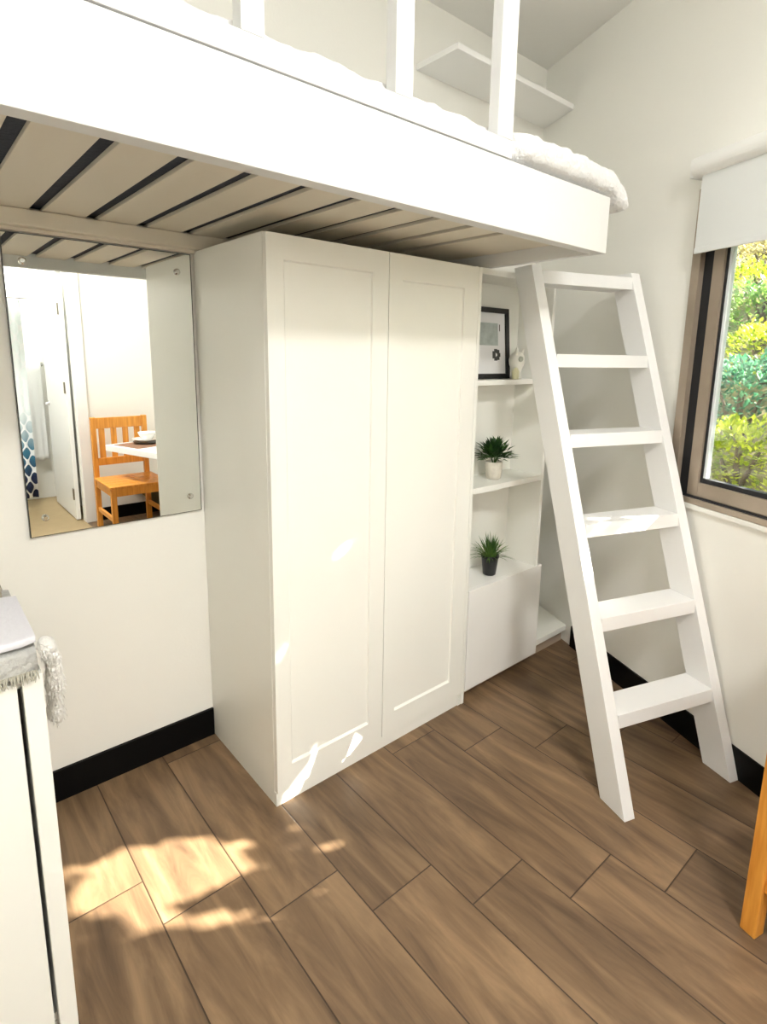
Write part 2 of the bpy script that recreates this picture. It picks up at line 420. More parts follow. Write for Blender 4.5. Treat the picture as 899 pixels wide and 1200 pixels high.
# plush bedspread: rounded slab with a drooping end, built as one lumpy shell
def bedspread():
    mb = MB(); nx, ns = 230, 48
    vs = []; XE = 1.122; XR = sk_(.768)
    for i in range(nx+1):
        x = LX+.012+(XE-LX-.012)*i/nx
        s = min(1, max(0, (x-XR-.008)/.06)); s = s*s*(3-2*s)
        y0 = (LY+.04)*(1-s)+(LY-.012)*s; y1 = -.012
        e = max(0, (x-1.0)/(XE-1.0))
        zt = 2.180-.045*e*e; zb = 2.0865 if x < LE+.008 else 2.0865-.035*min(1, (x-LE-.008)/.04)
        if e > .85: k = (e-.85)/.15; zt -= .05*k*k
        yc, zc = (y0+y1)/2, (zt+zb)/2; hy, hz = (y1-y0)/2, (zt-zb)/2
        for k in range(ns):
            a = 2*PI*k/ns; ca, sa = math.cos(a), math.sin(a)
            yy = yc+hy*math.copysign(abs(ca)**.16, ca); zz = zc+hz*math.copysign(abs(sa)**.55, sa)
            p = V((x, yy, zz))
            d = noise.noise(p*16)*.009+noise.noise(p*45)*.006
            q = V((0, .5*ca, max(0, sa) if zz > zb+.03 else 0))
            if x < XR+.03 and ca < 0: q.y = 0
            vs.append(p+q*d*1.4)
    fs = [(i*ns+k, i*ns+(k+1)%ns, (i+1)*ns+(k+1)%ns, (i+1)*ns+k) for i in range(nx) for k in range(ns)]
    mb.add(vs, fs, True)
    mb.add(vs[:ns], [tuple(range(ns))]); mb.add(vs[-ns:], [tuple(range(ns))])
    return mb
tag(bedspread().build('bedspread', M['plush']), 'white plush bedspread on the loft bed, drooping past its end', 'bedspread')

# wall shelf high in the corner
sh = thing('wall_shelf', 'white shelf high on the wall above the loft bed', 'shelf', (1.5, -.12, 2.80))
xr = lambda y: RX+.41739*y-.002
MB().prism([(1.06,-.001),(1.06,-.25),(xr(-.25),-.25),(xr(-.001),-.001)], 2.80, 2.825).build('shelf_board', M['paint'], sh, bevel=.002)

# ------------------------------------------------------------------ mirror
mi = thing('wall_mirror', 'frameless rectangular mirror on the wall left of the wardrobe', 'mirror', (-.294, 0, 1.425))
mx0, mx1, mz0, mz1 = -.576, -.013, .962, 1.889
MB().box(mx0, mx1, -.012, -.001, mz0, mz1).build('mirror_back', M['mirredge'], mi)
MB().add([(mx0+.003,-.0125,mz0+.002),(mx1-.003,-.0125,mz0+.002),(mx1-.003,-.0125,mz1-.002),(mx0+.003,-.0125,mz1-.002)], [(0,1,2,3)]).build('mirror_glass', M['mirror'], mi)
for x, z in ((-.525,1.811),(-.064,1.826),(-.055,1.022),(-.53,1.022)):
    m_ = MB().tube([(x,-.0126,z),(x,-.017,z),(x,-.021,z)], [.011,.0105,.006], 16); m_.build('mirror_screw', M['chrome'], mi)

# ------------------------------------------------------------------ wardrobe
wd = thing('wardrobe', 'tall white two-door wardrobe with shaker doors under the loft', 'wardrobe', (.47, -.26, 0))
WH, WF = 1.9, -.524
MB().box(.0, .018, WF+.021, -.002, 0, WH).build('side_panel', M['white'], wd, bevel=.001)
MB().box(.922, .938, WF+.004, -.002, 0, WH).build('side_panel', M['white'], wd, bevel=.001)
MB().box(.0185, .9215, WF+.021, -.002, WH-.018, WH).build('top_panel', M['white'], wd)
MB().box(.0185, .9215, -.012, -.002, .045, WH-.019).build('back_panel', M['white'], wd)
MB().box(.0, .9215, WF+.008, WF+.0205, 0, .052).build('plinth', M['white'], wd, bevel=.001)
def shaker(x0, x1, z0, z1, ix0, ix1, iz0, iz1):
    y0, y1, yi = WF, WF+.02, WF+.007
    vs = [(x0,y0,z0),(x1,y0,z0),(x1,y0,z1),(x0,y0,z1),(ix0,y0,iz0),(ix1,y0,iz0),(ix1,y0,iz1),(ix0,y0,iz1),
          (ix0+.006,yi,iz0+.008),(ix1-.003,yi,iz0+.008),(ix1-.003,yi,iz1-.004),(ix0+.006,yi,iz1-.004),
          (x0,y1,z0),(x1,y1,z0),(x1,y1,z1),(x0,y1,z1)]
    fs = [(0,1,5,4),(1,2,6,5),(2,3,7,6),(3,0,4,7),(4,5,9,8),(5,6,10,9),(6,7,11,10),(7,4,8,11),(8,9,10,11),
          (15,14,13,12),(1,0,12,13),(2,1,13,14),(3,2,14,15),(0,3,15,12)]
    return MB().add(vs, fs)
shaker(.001, .4695, .055, 1.897, .058, .400, .145, 1.825).build('door', M['white'], wd)
shaker(.4725, .938, .055, 1.897, .535, .857, .145, 1.812).build('door', M['white'], wd)

# ------------------------------------------------------------------ bookcase beside it
bk = thing('bookcase', 'narrow white open bookcase between the wardrobe and the ladder', 'bookcase', (1.22, -.3, 0))
B0, B1, BB = .942, 1.476, -.335
MB().box(B0, B0+.018, -.522, -.002, 0, 1.9).build('side_panel', M['white'], bk, bevel=.001)
MB().box(B1-.018, B1, -.522, BB, .106, 1.9).build('side_panel', M['white'], bk, bevel=.001)
MB().box(B0+.0185, B1, BB+.0005, BB+.014, .106, 1.9).build('back_panel', M['white'], bk)
MB().box(B0+.0185, B1-.0185, -.522, BB, 1.876, 1.9).build('top_panel', M['white'], bk)
MB().box(B0+.0185, B1-.0185, -.455, BB, 1.430, 1.453).build('shelf', M['white'], bk, bevel=.001)
MB().box(B0+.0185, B1-.0185, -.522, BB, .975, 1.0).build('shelf', M['white'], bk, bevel=.001)
MB().box(B0+.0185, 1.507, -.503, BB, .518, .538).build('cabinet_top', M['gloss'], bk, bevel=.001)
MB().box(B1+.0005, 1.505, -.503, -.335, .106, .5175).build('cabinet_side', M['white'], bk)
MB().box(B0+.023, 1.509, -.5235, -.5035, .055, .538).build('cabinet_door', M['gloss'], bk, bevel=.0015)
xw = lambda y: RX+.41739*y-.01
MB().prism([(B0+.0185,-.503),(xw(-.503),-.503),(xw(-.0),-.002),(B0+.0185,-.002)], .075, .105).build('platform', M['white'], bk, bevel=.001)
MB().prism([(B0+.0185,-.47),(xw(-.47),-.47),(xw(-.45),-.45),(B0+.0185,-.45)], 0, .0745).build('plinth', mat('plinth_taupe', (.42,.34,.26), .6), bk)

# picture frame leaning on the top shelf
fr = thing('picture_frame', 'black framed picture in white mount leaning on the top shelf', 'picture', (1.25, -.36, 1.4535))
def lean(x, u, w_):  # u: up along frame, w_: out of the frame front
    s, c = math.sin(.085), math.cos(.085)
    return V((x, -.368+u*s-w_*c, 1.4545+u*c+w_*s*.0))
def lbox(mb, x0, x1, u0, u1, w0, w1):
    return mb.hexa([lean(x0,u0,w1), lean(x1,u0,w1), lean(x1,u0,w0), lean(x0,u0,w0), lean(x0,u1,w1), lean(x1,u1,w1), lean(x1,u1,w0), lean(x0,u1,w0)])
fx0, fx1, fh, fw = 1.075, 1.350, .318, .023
mb = MB(); lbox(mb, fx0, fx1, 0, fw, 0, .018); lbox(mb, fx0, fx1, fh-fw, fh, 0, .018); lbox(mb, fx0, fx0+fw, fw, fh-fw, 0, .018); lbox(mb, fx1-fw, fx1, fw, fh-fw, 0, .018)
mb.build('frame', M['frameblk'], fr)
mb = MB(); lbox(mb, fx0+fw, fx1-fw, fw, fh-fw, .002, .009); mount = mb.build('mount', M['matboard'], fr)
mb = MB(); lbox(mb, fx0+.07, fx1-.075, .15, .25, .0092, .0098); mb.build('print', M['print'], mount)
mb = MB()
for k in range(7):
    a = 2*PI*k/7; cx, cu, r = fx1-.088+.018*math.cos(a), .108+.018*math.sin(a), .011
    lbox(mb, cx-r, cx+r, cu-r*.8, cu+r*.8, .0092, .0097)
mb.build('drawing', M['ink'], mount)
mb = MB(); lbox(mb, fx1-.064, fx1-.059, .215, .245, .0092, .0097); mb.build('signature_mark', M['ink'], mount)
# ceramic owl-like figurine
fg = thing('figurine', 'small white ceramic bird figurine beside the framed picture', 'figurine', (1.352, -.415, 1.4535))
c = (1.352, -.418, 1.4535)
MB().lathe([(.001,0),(.026,0),(.028,.008),(.022,.02),(.024,.04),(.034,.065),(.037,.085),(.033,.105),(.022,.118),(.012,.124),(.001,.126)], c, 20, cap=False).build('body', M['ceramic'], fg)
mb = MB(); mb.tube([(1.332,-.428,1.565),(1.326,-.434,1.587),(1.322,-.438,1.6)], [.01,.007,.002], 8); mb.tube([(1.366,-.428,1.565),(1.372,-.434,1.58),(1.374,-.436,1.59)], [.01,.006,.002], 8)
mb.build('ear_tuft', M['ceramic'], fg)
mb = MB(); mb.tube([(1.336,-.449,1.545),(1.335,-.456,1.545)], [.013,.012], 14); mb.build('eye', M['ceramicg'], fg)
mb = MB(); mb.tube([(1.318,-.44,1.4535),(1.318,-.44,1.49),(1.322,-.44,1.505)], [.015,.017,.006], 12); mb.build('chick', mat('figurine_small_bird', (.66,.63,.40), .4), fg)

def blade_plant(mb, c, n, l0, l1, w, spread, droop):
    for k in range(n):
        a = random.uniform(0, 2*PI); tl = random.uniform(.05, spread); l = random.uniform(l0, l1)
        d = V((math.cos(a)*math.sin(tl), math.sin(a)*math.sin(tl), math.cos(tl)))
        p = V(c)+V((math.cos(a), math.sin(a), 0))*random.uniform(0, .022)
        seg = 4; side = d.cross(UP).normalized() if abs(d.z) < .99 else V((1,0,0))
        prev = None
        for s in range(seg+1):
            f = s/seg; q = p+d*l*f-UP*droop*l*f*f*math.sin(tl)
            ww = w*(1-f)**.6*(.6+.8*f if f < .4 else 1)
            row = [q-side*ww*.5, q+side*ww*.5]
            if prev: mb.add(prev+[row[1], row[0]], [(0,1,2,3)], True)
            prev = row
    return mb
p1 = thing('potted_plant', 'leafy green plant in pale speckled pot on the middle shelf', 'plant', (1.205, -.432, 1.0005))
pc = V((1.205, -.432, 1.001))
pot = MB().lathe([(.030,0),(.034,.004),(.038,.04),(.040,.078),(.038,.08),(.034,.078),(.033,.06)], pc, 24).build('pot', M['potw'], p1)
mb = MB(); mb.lathe([(.0335,.064),(.001,.068)], pc, 20, cap=False).build('soil', M['soil'], p1)
mb = MB()
for k in range(300):
    a = random.uniform(0, 2*PI); el = random.uniform(-.15, 1.4)
    d = V((math.cos(a)*math.cos(el), math.sin(a)*math.cos(el), math.sin(el)))
    r = random.uniform(.012, .062)
    p = pc+V((0,0,.085))+V((d.x*r*1.25, d.y*r*1.0, d.z*r*1.05+.01))
    mb.leaf(p, d+V((0,0,.25)), random.uniform(.012,.02), random.uniform(.03,.058), bend=.25)
for k in range(14):
    a = random.uniform(0, 2*PI)
    mb.tube([pc+V((0,0,.06)), pc+V((.035*math.cos(a),.035*math.sin(a),.13))], .0012, 5)
mb.build('foliage', M['leafd'], p1)
p2 = thing('potted_plant', 'grassy green plant in small black pot on the bookcase cabinet', 'plant', (1.195, -.445, .5385))
pc = V((1.195, -.445, .539))
MB().lathe([(.026,0),(.030,.003),(.040,.085),(.043,.086),(.043,.096),(.038,.096),(.036,.08)], pc, 24).build('pot', M['potb'], p2)
MB().lathe([(.036,.082),(.001,.086)], pc, 20, cap=False).build('soil', M['soil'], p2)
mb = blade_plant(MB(), pc+V((0,0,.083)), 190, .07, .135, .0075, 1.15, .45)
mb.build('foliage', M['leafg'], p2)

# ------------------------------------------------------------------ ladder
LA = V((.876, -1.329, 0)); LAX = V((.94706, -.32107, 0)); LD = V((-.32107, -.94706, 0))   # across, toward the room
SL = .378; LW = .557; ST = .046; DP = .118; LT = 1.915
def Lp(a, d, z): return LA+LAX*a+LD*(d-SL*z)+UP*z
ld = thing('ladder', 'white wooden step ladder leaning by the window wall to the loft', 'ladder', (1.1, -1.3, 0))
def lhex(mb, a0, a1, d0, d1, z0, z1):
    return mb.hexa([Lp(a0,d1,z0),Lp(a1,d1,z0),Lp(a1,d0,z0),Lp(a0,d0,z0),Lp(a0,d1,z1),Lp(a1,d1,z1),Lp(a1,d0,z1),Lp(a0,d0,z1)])
for a in (0, LW-ST):
    lhex(MB(), a, a+ST, -DP, 0, 0, LT).build('stringer', M['ladder'], ld, bevel=.002)
for zt in (.318, .630, .948, 1.268, 1.568, 1.895):
    mb = MB(); th = .051
    # horizontal treads: front face on the stringers' slope line, level top and bottom
    d0 = -SL*zt; dep = .118
    q = lambda a, d, z: LA+LAX*a+LD*d+UP*z
    a0, a1 = ST+.0005, LW-ST-.0005
    mb.hexa([q(a0,d0+.008,zt-th),q(a1,d0+.008,zt-th),q(a1,d0-dep,zt-th),q(a0,d0-dep,zt-th),q(a0,d0+.004,zt),q(a1,d0+.004,zt),q(a1,d0-dep,zt),q(a0,d0-dep,zt)])
    mb.build('tread', M['ladder'], ld, bevel=.002)

# ------------------------------------------------------------------ dresser with throws at the left
DF, DR, DT = -.83, -.689, .92
dr = thing('dresser', 'white cabinet at the left edge with dark gap beside its front', 'cabinet', (-1.08, -.6, 0))
MB().box(DR-.036, DR, DF+.0, -.40, 0, DT).build('side_panel', M['white'], dr, bevel=.003)
MB().box(-1.46, -1.424, DF+.0, -.40, 0, DT).build('side_panel', M['white'], dr, bevel=.003)
MB().box(-1.4235, DR-.0365, -.415, -.40, 0, DT-.03).build('back_panel', M['white'], dr)
MB().box(-1.4235, DR-.0365, DF+.03, -.416, .06, .08).build('bottom_panel', M['white'], dr)
MB().box(-1.4235, DR-.0365, DF+.018, -.40, DT-.0295, DT).build('top_panel', M['white'], dr, bevel=.004)
MB().box(-1.42, -.734, DF-.004, DF+.016, .06, DT-.004).build('door', M['white'], dr, bevel=.002)
MB().box(-1.4235, DR-.0365, DF+.03, DF+.05, .0, .055).build('plinth', M['white'], dr)
def slab(x0, x1, y0, y1, z0, z1, amp, n=26, fr_=11, ex=.3):
    mb = MB(); ns = 40; vs = []
    for i in range(n+1):
        x = x0+(x1-x0)*i/n
        e = 1-min(1, max(0, (abs(2*i/n-1)-.9)/.1))**2*.06
        yc, zc = (y0+y1)/2, (z0+z1)/2
        for k in range(ns):
            a = 2*PI*k/ns; ca, sa = math.cos(a), math.sin(a)
            p = V((x, yc+(y1-y0)/2*e*math.copysign(abs(ca)**ex, ca), zc+(z1-z0)/2*e*math.copysign(abs(sa)**ex, sa)))
            d = noise.noise(p*fr_*2)*amp+noise.noise(p*fr_*7)*amp*.4
            vs.append(p+V((d*.4 if i in (0, n) else 0, -abs(ca)*d*.7, max(0, sa)*d if sa > 0 else 0)))
    fs = [(i*ns+k, i*ns+(k+1)%ns, (i+1)*ns+(k+1)%ns, (i+1)*ns+k) for i in range(n) for k in range(ns)]
    return mb.add(vs, fs, True).add(vs[:ns], [tuple(range(ns))]).add(vs[-ns:], [tuple(range(ns))])
th = thing('throw_blanket', 'folded grey wool throw with fringe lying on the white cabinet', 'blanket', (-1.0, -.64, DT))
slab(-1.40, -.695, DF-.012, -.45, DT+.001, DT+.060, .004, ex=.22).build('folded_wool', M['greywool'], th)
mb = MB()
for k in range(110):
    x = -.700-.0026*k+random.uniform(-.001,.001); y = DF-.011
    mb.tube([(x, y, DT+.016), (x+random.uniform(-.003,.003), y-.004, DT+.006), (x+random.uniform(-.005,.005), y-.003, DT-.003-random.uniform(0,.006))], [.0018,.0014,.0006], 5)
mb.build('fringe', mat('throw_fringe', (.40,.385,.32), .95, bump=.5), th)
wt = slab(-1.40, -.694, DF-.006, -.575, DT+.0645, DT+.082, .0018, ex=.22).build('folded_cloth', M['whitecloth'])
tag(wt, 'folded white cloth on top of the grey wool throw', 'cloth')
# pale shaggy piece slipping down the cabinet's right side
fu = MB(); vs = []; n, ns = 26, 16
path = []
for i in range(n+1):
    f = i/n
    if f < .25: g = f/.25; p = V((-.690+.018*g, DF+.012+.018*g, DT+.068-.022*g*g))
    else: g = (f-.25)/.75; p = V((-.672+.020*g+.003*math.sin(g*6), DF+.030+.062*g, DT+.046-.226*g))
    path.append(p)
rs = [.011+.003*i/n+.004*math.sin(2.6*i/n*PI)**2 for i in range(n+1)]; rs[0] = .003; rs[1] = .008; rs[-1] = .006; rs[-2] = .015
sh2 = MB().tube(path, rs, ns)
for i, p in enumerate(sh2.v):
    d = noise.noise(p*60)*.004; sh2.v[i] = V((p.x+d, p.y+(p.y-(DF+.06))*.8+d, p.z+d))
nv = len(sh2.v)
for k in range(900):
    i = random.randrange(nv); q = sh2.v[i]
    c_ = path[min(n, i//ns)] if i < (n+1)*ns else q
    dv = (q-c_); dv = V((dv.x, dv.y, dv.z))
    if dv.length < 1e-4: continue
    sh2.leaf(q-dv*.1, dv.normalized()*.35+V((random.uniform(-.2,.2), random.uniform(-.2,.2), -.8)), .0025, random.uniform(.008,.018))
tag(sh2.build('fur_throw', M['palefur']), 'pale grey shaggy throw hanging over the white cabinet side', 'blanket')
bx = thing('storage_box', 'taupe box at the left edge behind the folded white cloth', 'box', (-.86, -.51, DT+.061))
MB().box(-1.05, -.716, -.56, -.46, DT+.0615, DT+.085).build('box_body', M['taupe'], bx, bevel=.003)
MB().box(-1.052, -.714, -.562, -.458, DT+.0855, DT+.095).build('box_lid', M['taupe'], bx, bevel=.005)

# ------------------------------------------------------------------ dining nook (seen in the mirror)
def make_chair(label):
    t = thing('dining_chair', label, 'chair', group='honey pine dining chairs')
    w, dp, hs, hb_ = .47, .53, .455, .98; pw = .042
    P = M['pine']
    for sx in (-1, 1):
        x0 = sx*(w/2)-(pw if sx > 0 else 0)
        MB().box(x0, x0+pw, 0, pw, 0, hb_).build('rear_leg', P, t, bevel=.004, local=True)
        MB().box(x0, x0+pw, dp-pw, dp, 0, hs-.0205).build('front_leg', P, t, bevel=.004, local=True)
        MB().box(x0+.008, x0+pw-.008, pw+.001, dp-pw-.001, hs-.085, hs-.021).build('side_apron', P, t, local=True)
        MB().box(x0+.01, x0+pw-.01, pw+.001, dp-pw-.001, .15, .185).build('stretcher', P, t, local=True)
    MB().box(-w/2+pw+.001, w/2-pw-.001, .008, pw-.008, hb_-.10, hb_-.005).build('top_rail', P, t, bevel=.004, local=True)
    MB().box(-w/2+pw+.001, w/2-pw-.001, .008, pw-.008, hs+.10, hs+.165).build('lower_rail', P, t, bevel=.004, local=True)
    for k in range(4):
        x = -w/2+pw+.045+(w-2*pw-.09)*k/3
        MB().box(x-.024, x+.024, .013, pw-.015, hs+.1655, hb_-.1005).build('back_slat', P, t, bevel=.002, local=True)
    MB().box(-w/2+pw+.001, w/2-pw-.001, dp-pw+.008, dp-.008, hs-.085, hs-.021).build('front_apron', P, t, local=True)
    for k in range(5):
        y0 = pw+.003+(dp-pw)*k/5
        MB().box(-w/2-.008, w/2+.008, y0, y0+(dp-pw)/5-.004, hs-.02, hs).build('seat_slat', P, t, bevel=.003, local=True)
    return t
ch = make_chair('honey pine slat-back chair seen in the mirror at white table')
ch.location = (.625, -3.36, 0)
ch2 = copy_tree(ch)
ch2['label'] = 'pine chair whose orange leg shows at the right edge'
th2 = math.atan2(-.25, -.968); ang = math.atan2(.25, -.968)     # local +y -> (-.25,-.968)
ch2.location = (1.004, -1.771, 0); ch2.rotation_euler = (0, 0, ang)

tbv = V((.312, 1.02, 0)).normalized(); tbn = V((tbv.y, -tbv.x, 0))
tO = V((.47, -3.22, 0))
def tb_(u, w_, z): return tO+tbv*u+tbn*w_+UP*z
def tbox(mb, u0, u1, w0, w1, z0, z1): return mb.hexa([tb_(u0,w0,z0),tb_(u0,w1,z0),tb_(u1,w1,z0),tb_(u1,w0,z0),tb_(u0,w0,z1),tb_(u0,w1,z1),tb_(u1,w1,z1),tb_(u1,w0,z1)])
tb = thing('dining_table', 'white dining table with thick top beside the pine chair', 'table', tb_(.5, .2, 0))
mb = MB(); tbox(mb, 0, 1.0, 0, .42, .70, .75); mb.build('tabletop', M['paint'], tb, bevel=.003)
pc = tb_(.66, .235, 0); MB().lathe([(.17,0),(.17,.012),(.03,.03),(.028,.69),(.08,.6995)], pc, 28).build('pedestal', M['chrome'], tb)
pm = MB(); tbox(pm, .06, .40, .04, .38, .7505, .7535); tag(pm.build('placemat', M['placemat']), 'brown woven placemat on the white table in the mirror', 'placemat')
pcn = tb_(.2, .27, .754)
tag(MB().lathe([(.001,0),(.07,0),(.115,.014),(.118,.018),(.07,.006),(.001,.005)], pcn, 32, cap=False).build('charger_plate', M['plated']), 'dark plate under the white plate on the table', 'plate')
tag(MB().lathe([(.001,.0),(.065,.0),(.12,.02),(.123,.024),(.065,.006),(.001,.005)], pcn+V((0,0,.0195)), 32, cap=False).build('dinner_plate', M['plate']), 'white dinner plate on the dark plate in the mirror', 'plate')
tag(MB().lathe([(.001,0),(.035,0),(.04,.006),(.068,.05),(.075,.072),(.071,.072),(.062,.05),(.03,.012),(.001,.01)], pcn+V((0,0,.0265)), 32, cap=False).build('bowl', M['plate']), 'white bowl standing on the white plate in the mirror', 'bowl')

# ------------------------------------------------------------------ bathroom things
tr = thing('towel_rail', 'chrome towel rail holding the white towel in the bathroom', 'towel rail', (.1, BY, 1.4))
MB().tube([(-.06, BY+.07, 1.40), (.315, BY+.07, 1.40)], .008).build('rail', M['chrome'], tr)
for x in (-.05, .305): MB().tube([(x, BY+.001, 1.40), (x, BY+.07, 1.40)], .009).tube([(x, BY+.001, 1.40), (x, BY+.008, 1.40)], .022, 16).build('rail_post', M['chrome'], tr)
mb = MB(); n, nz = 24, 30; vs = []
prof = [(BY+.045, .75+(1.39-.75)*k/10) for k in range(11)]+[(BY+.055, 1.412), (BY+.07, 1.418), (BY+.085, 1.412)]+[(BY+.095, 1.39-(1.39-.42)*k/20) for k in range(21)]
m_ = len(prof)
for i in range(n+1):
    x = .03+.26*i/n
    for j, (y, z) in enumerate(prof):
        f = max(0, (1.38-z)); vs.append(V((x+.0*f, y+.006*math.sin(i*1.1)*f, z+.006*math.sin(i*.6))))
mb.add(vs, [(i*m_+j, i*m_+j+1, (i+1)*m_+j+1, (i+1)*m_+j) for i in range(n) for j in range(m_-1)], True)
tw = mb.build('towel', M['towel']); sd = tw.modifiers.new('thick', 'SOLIDIFY'); sd.thickness = .008; sd.offset = 0
tag(tw, 'white bath towel hanging in the bathroom reflected in the mirror', 'towel')
mb = MB(); n = 60; vs = []
for i in range(n+1):
    x = -.62+.735*i/n
    for j in range(9):
        z = .11+(2.0-.11)*j/8; vs.append(V((x, -4.38+.022*math.sin(i*.85), z)))
mb.add(vs, [(i*9+j, i*9+j+1, (i+1)*9+j+1, (i+1)*9+j) for i in range(n) for j in range(8)], True)
cu = thing('shower_curtain', 'blue lattice patterned shower curtain in the bathroom', 'curtain', (-.3, -4.38, 2.0))
co = mb.build('curtain_fabric', M['curtain'], cu); sd = co.modifiers.new('thick', 'SOLIDIFY'); sd.thickness = .003
MB().tube([(-.698, -4.38, 2.02), (.448, -4.38, 2.02)], .01).build('curtain_rod', M['chrome'], cu)
bl2 = thing('bathroom_fill_light', 'unseen fill light added inside the bathroom', 'fill light', (.05, -4.56, 2.5))  # out of view, added so the bathroom is bright in the mirror
MB().lathe([(.15,-.001),(.15,-.04)], (.05,-4.56,2.5), 28).build('base', M['paint'], bl2)
MB().lathe([(.14,-.0405),(.12,-.06),(.05,-.07),(.001,-.071)], (.05,-4.56,2.5), 28, cap=False).build('diffuser', M['fill_bath'], bl2)

# ------------------------------------------------------------------ unseen ceiling lights, added to brighten the room
def fill_light(x, y, label, r, lm):
    t = thing('fill_light', label, 'fill light', (x, y, HC))
    MB().lathe([(r+.02,-.0005),(r+.02,-.03),(r,-.032)], (x,y,HC), 40).build('base', M['paint'], t)
    MB().lathe([(r-.002,-.0325),(r-.02,-.055),(r*.6,-.07),(.001,-.075)], (x,y,HC), 40, cap=False).build('diffuser', M[lm], t)
fill_light(.15, -1.65, 'unseen fill light added on the ceiling mid-room', .24, 'lamp')
fill_light(-.3, -2.9, 'unseen fill light added on the ceiling near the bathroom door', .24, 'fill_rear')

# ------------------------------------------------------------------ outside
OUT = -NI
def hill(s): return .55 if s < .35 else .55+.46*(s-.35)
mb = MB(); vs = []; ns_, nt_ = 24, 20
for i in range(ns_+1):
    s = .17+(8-.17)*i/ns_
    for j in range(nt_+1):
        t = -5+9*j/nt_; p = V((RX,0,0))+DW*t+OUT*s
        h_ = max(-.05, hill(s)+.08*noise.noise(p*.9))
        if p.y < -1.9 and s < 1.0: h_ = min(h_, -.05)
        if s < .2: h_ = .3
        vs.append(V((p.x, p.y, h_)))
mb.add(vs, [(i*(nt_+1)+j, i*(nt_+1)+j+1, (i+1)*(nt_+1)+j+1, (i+1)*(nt_+1)+j) for i in range(ns_) for j in range(nt_)], True)
struct('ground_hillside', mb, M['soilbank'])
def shrub(p, r, h_, m, label, n=520, ls=.075, lw=.5, name='hedge_shrub'):
    t = thing(name, label, 'shrub', p, group='garden shrubs on the slope outside')
    mb = MB()
    for k in range(n):
        a = random.uniform(0, 2*PI); e = math.asin(random.uniform(-.25, 1))
        d = V((math.cos(a)*math.cos(e), math.sin(a)*math.cos(e), math.sin(e)))
        q = random.uniform(.72, 1.04)*(1+.22*noise.noise(V(p)+d*2.2))
        c_ = V(p)+V((d.x*r*q, d.y*r*q, h_*.35+d.z*h_*.68*q))
        dd = (d+V((random.uniform(-1,1), random.uniform(-1,1), random.uniform(-.5,.7)))*.9)
        l = ls*random.uniform(.6, 1.3)
        mb.leaf(c_, dd, l*lw, l)
    mb.build('foliage', m, t)
    st = MB()
    for k in range(4):
        a = 2*PI*k/4+.4; st.tube([V(p)-V((0,0,.05)), V(p)+V((.35*r*math.cos(a), .35*r*math.sin(a), h_*.6))], [.02,.008], 7)
    st.build('stem', M['bark'], t)
CAM = V((-.84993, -2.05775, 1.55458))
rowz = [  # distance from camera, height, material, words, radius, leaf length
    (2.95, .34, 'h_yel', 'low yellow-green shrub', .25, .042),
    (3.45, .46, 'h_blu', 'dark blue-green shrub', .30, .05),
    (4.05, .46, 'h_yel', 'bright yellow-green shrub', .34, .048),
    (4.75, .52, 'h_grn', 'mid-green shrub', .40, .055),
    (5.5, .56, 'h_yel', 'pale yellow-green shrub', .44, .055),
    (6.3, .62, 'h_dry', 'dry olive-brown shrub', .52, .065),
    (7.2, .85, 'h_yel', 'tall yellowish shrub', .62, .07)]
side_words = ['left in its row', 'in the middle of its row', 'right in its row']
ordw = ['lowest row by the window', 'second row up the slope', 'third row up the slope', 'fourth row up the slope', 'fifth row up the slope', 'sixth row up the slope', 'top row of the slope']
for ri, (dist, hh, mm, wds, rr, ls) in enumerate(rowz):
    for ci, az in enumerate((64.5, 73.5, 83)):
        az_ = math.radians(az+random.uniform(-1, 1)); d = V((math.sin(az_), math.cos(az_), 0))
        dd_ = dist/max(.8, d.dot(OUT))*1.0
        p = CAM+d*dd_; s = (p-V((RX,0,0))).dot(OUT)
        if s < .5: p += OUT*(.5-s); s = .5
        p.z = hill(s)+.0
        shrub(p, rr*random.uniform(.95,1.15), hh*random.uniform(.9,1.15), M[mm], wds+' outside the window, '+ordw[ri]+', '+['left','middle','right'][ci], n=1500, ls=ls)

# unseen tree added as a sun mask, leaf gaps cut to the sun patches
EL = math.radians(36.0); AZ = V((.85, -.527, 0)).normalized()
S = (AZ*math.cos(EL)+UP*math.sin(EL)).normalized()
polys = [
 [(-.635,-.5),(-.591,-.401),(-.453,-.383),(-.31,-.396),(-.202,-.529),(-.152,-.68),(-.217,-.695),(-.341,-.645),(-.452,-.611),(-.451,-.571),(-.568,-.54)],
 [(-.581,-.503),(-.454,-.619),(-.351,-.728),(-.223,-.875),(-.351,-.785),(-.526,-.629),(-.638,-.514)],
 [(-.578,-.174),(-.494,-.199),(-.533,-.254),(-.579,-.237)]]
dpolys = [[(0.672, 0.916), (0.782, 0.932), (0.716, 0.765), (0.596, 0.561), (0.558, 0.608)], [(0.922, 0.757), (0.835, 0.701), (0.763, 0.606), (0.792, 0.729)], [(0.484, 0.38), (0.468, 0.295), (0.374, 0.023), (0.164, 0.074), (0.015, 0.034), (0.016, 0.1), (0.213, 0.155), (0.394, 0.143)]]
def inside(x, y, P):
    r = False; j = len(P)-1
    for i in range(len(P)):
        if (P[i][1] > y) != (P[j][1] > y) and x < (P[j][0]-P[i][0])*(y-P[i][1])/(P[j][1]-P[i][1])+P[i][0]: r = not r
        j = i
    return r
wc = W(1.62, 0, 1.5); tc_ = wc+S*2.3
A_ = S.cross(UP).normalized(); B_ = A_.cross(S).normalized()
tree = thing('sun_mask_tree', 'unseen leafy tree added outside as a mask to dapple the sunlight', 'tree', (tc_.x+.9, tc_.y-.5, .6))
mb = MB(); cnt = 0
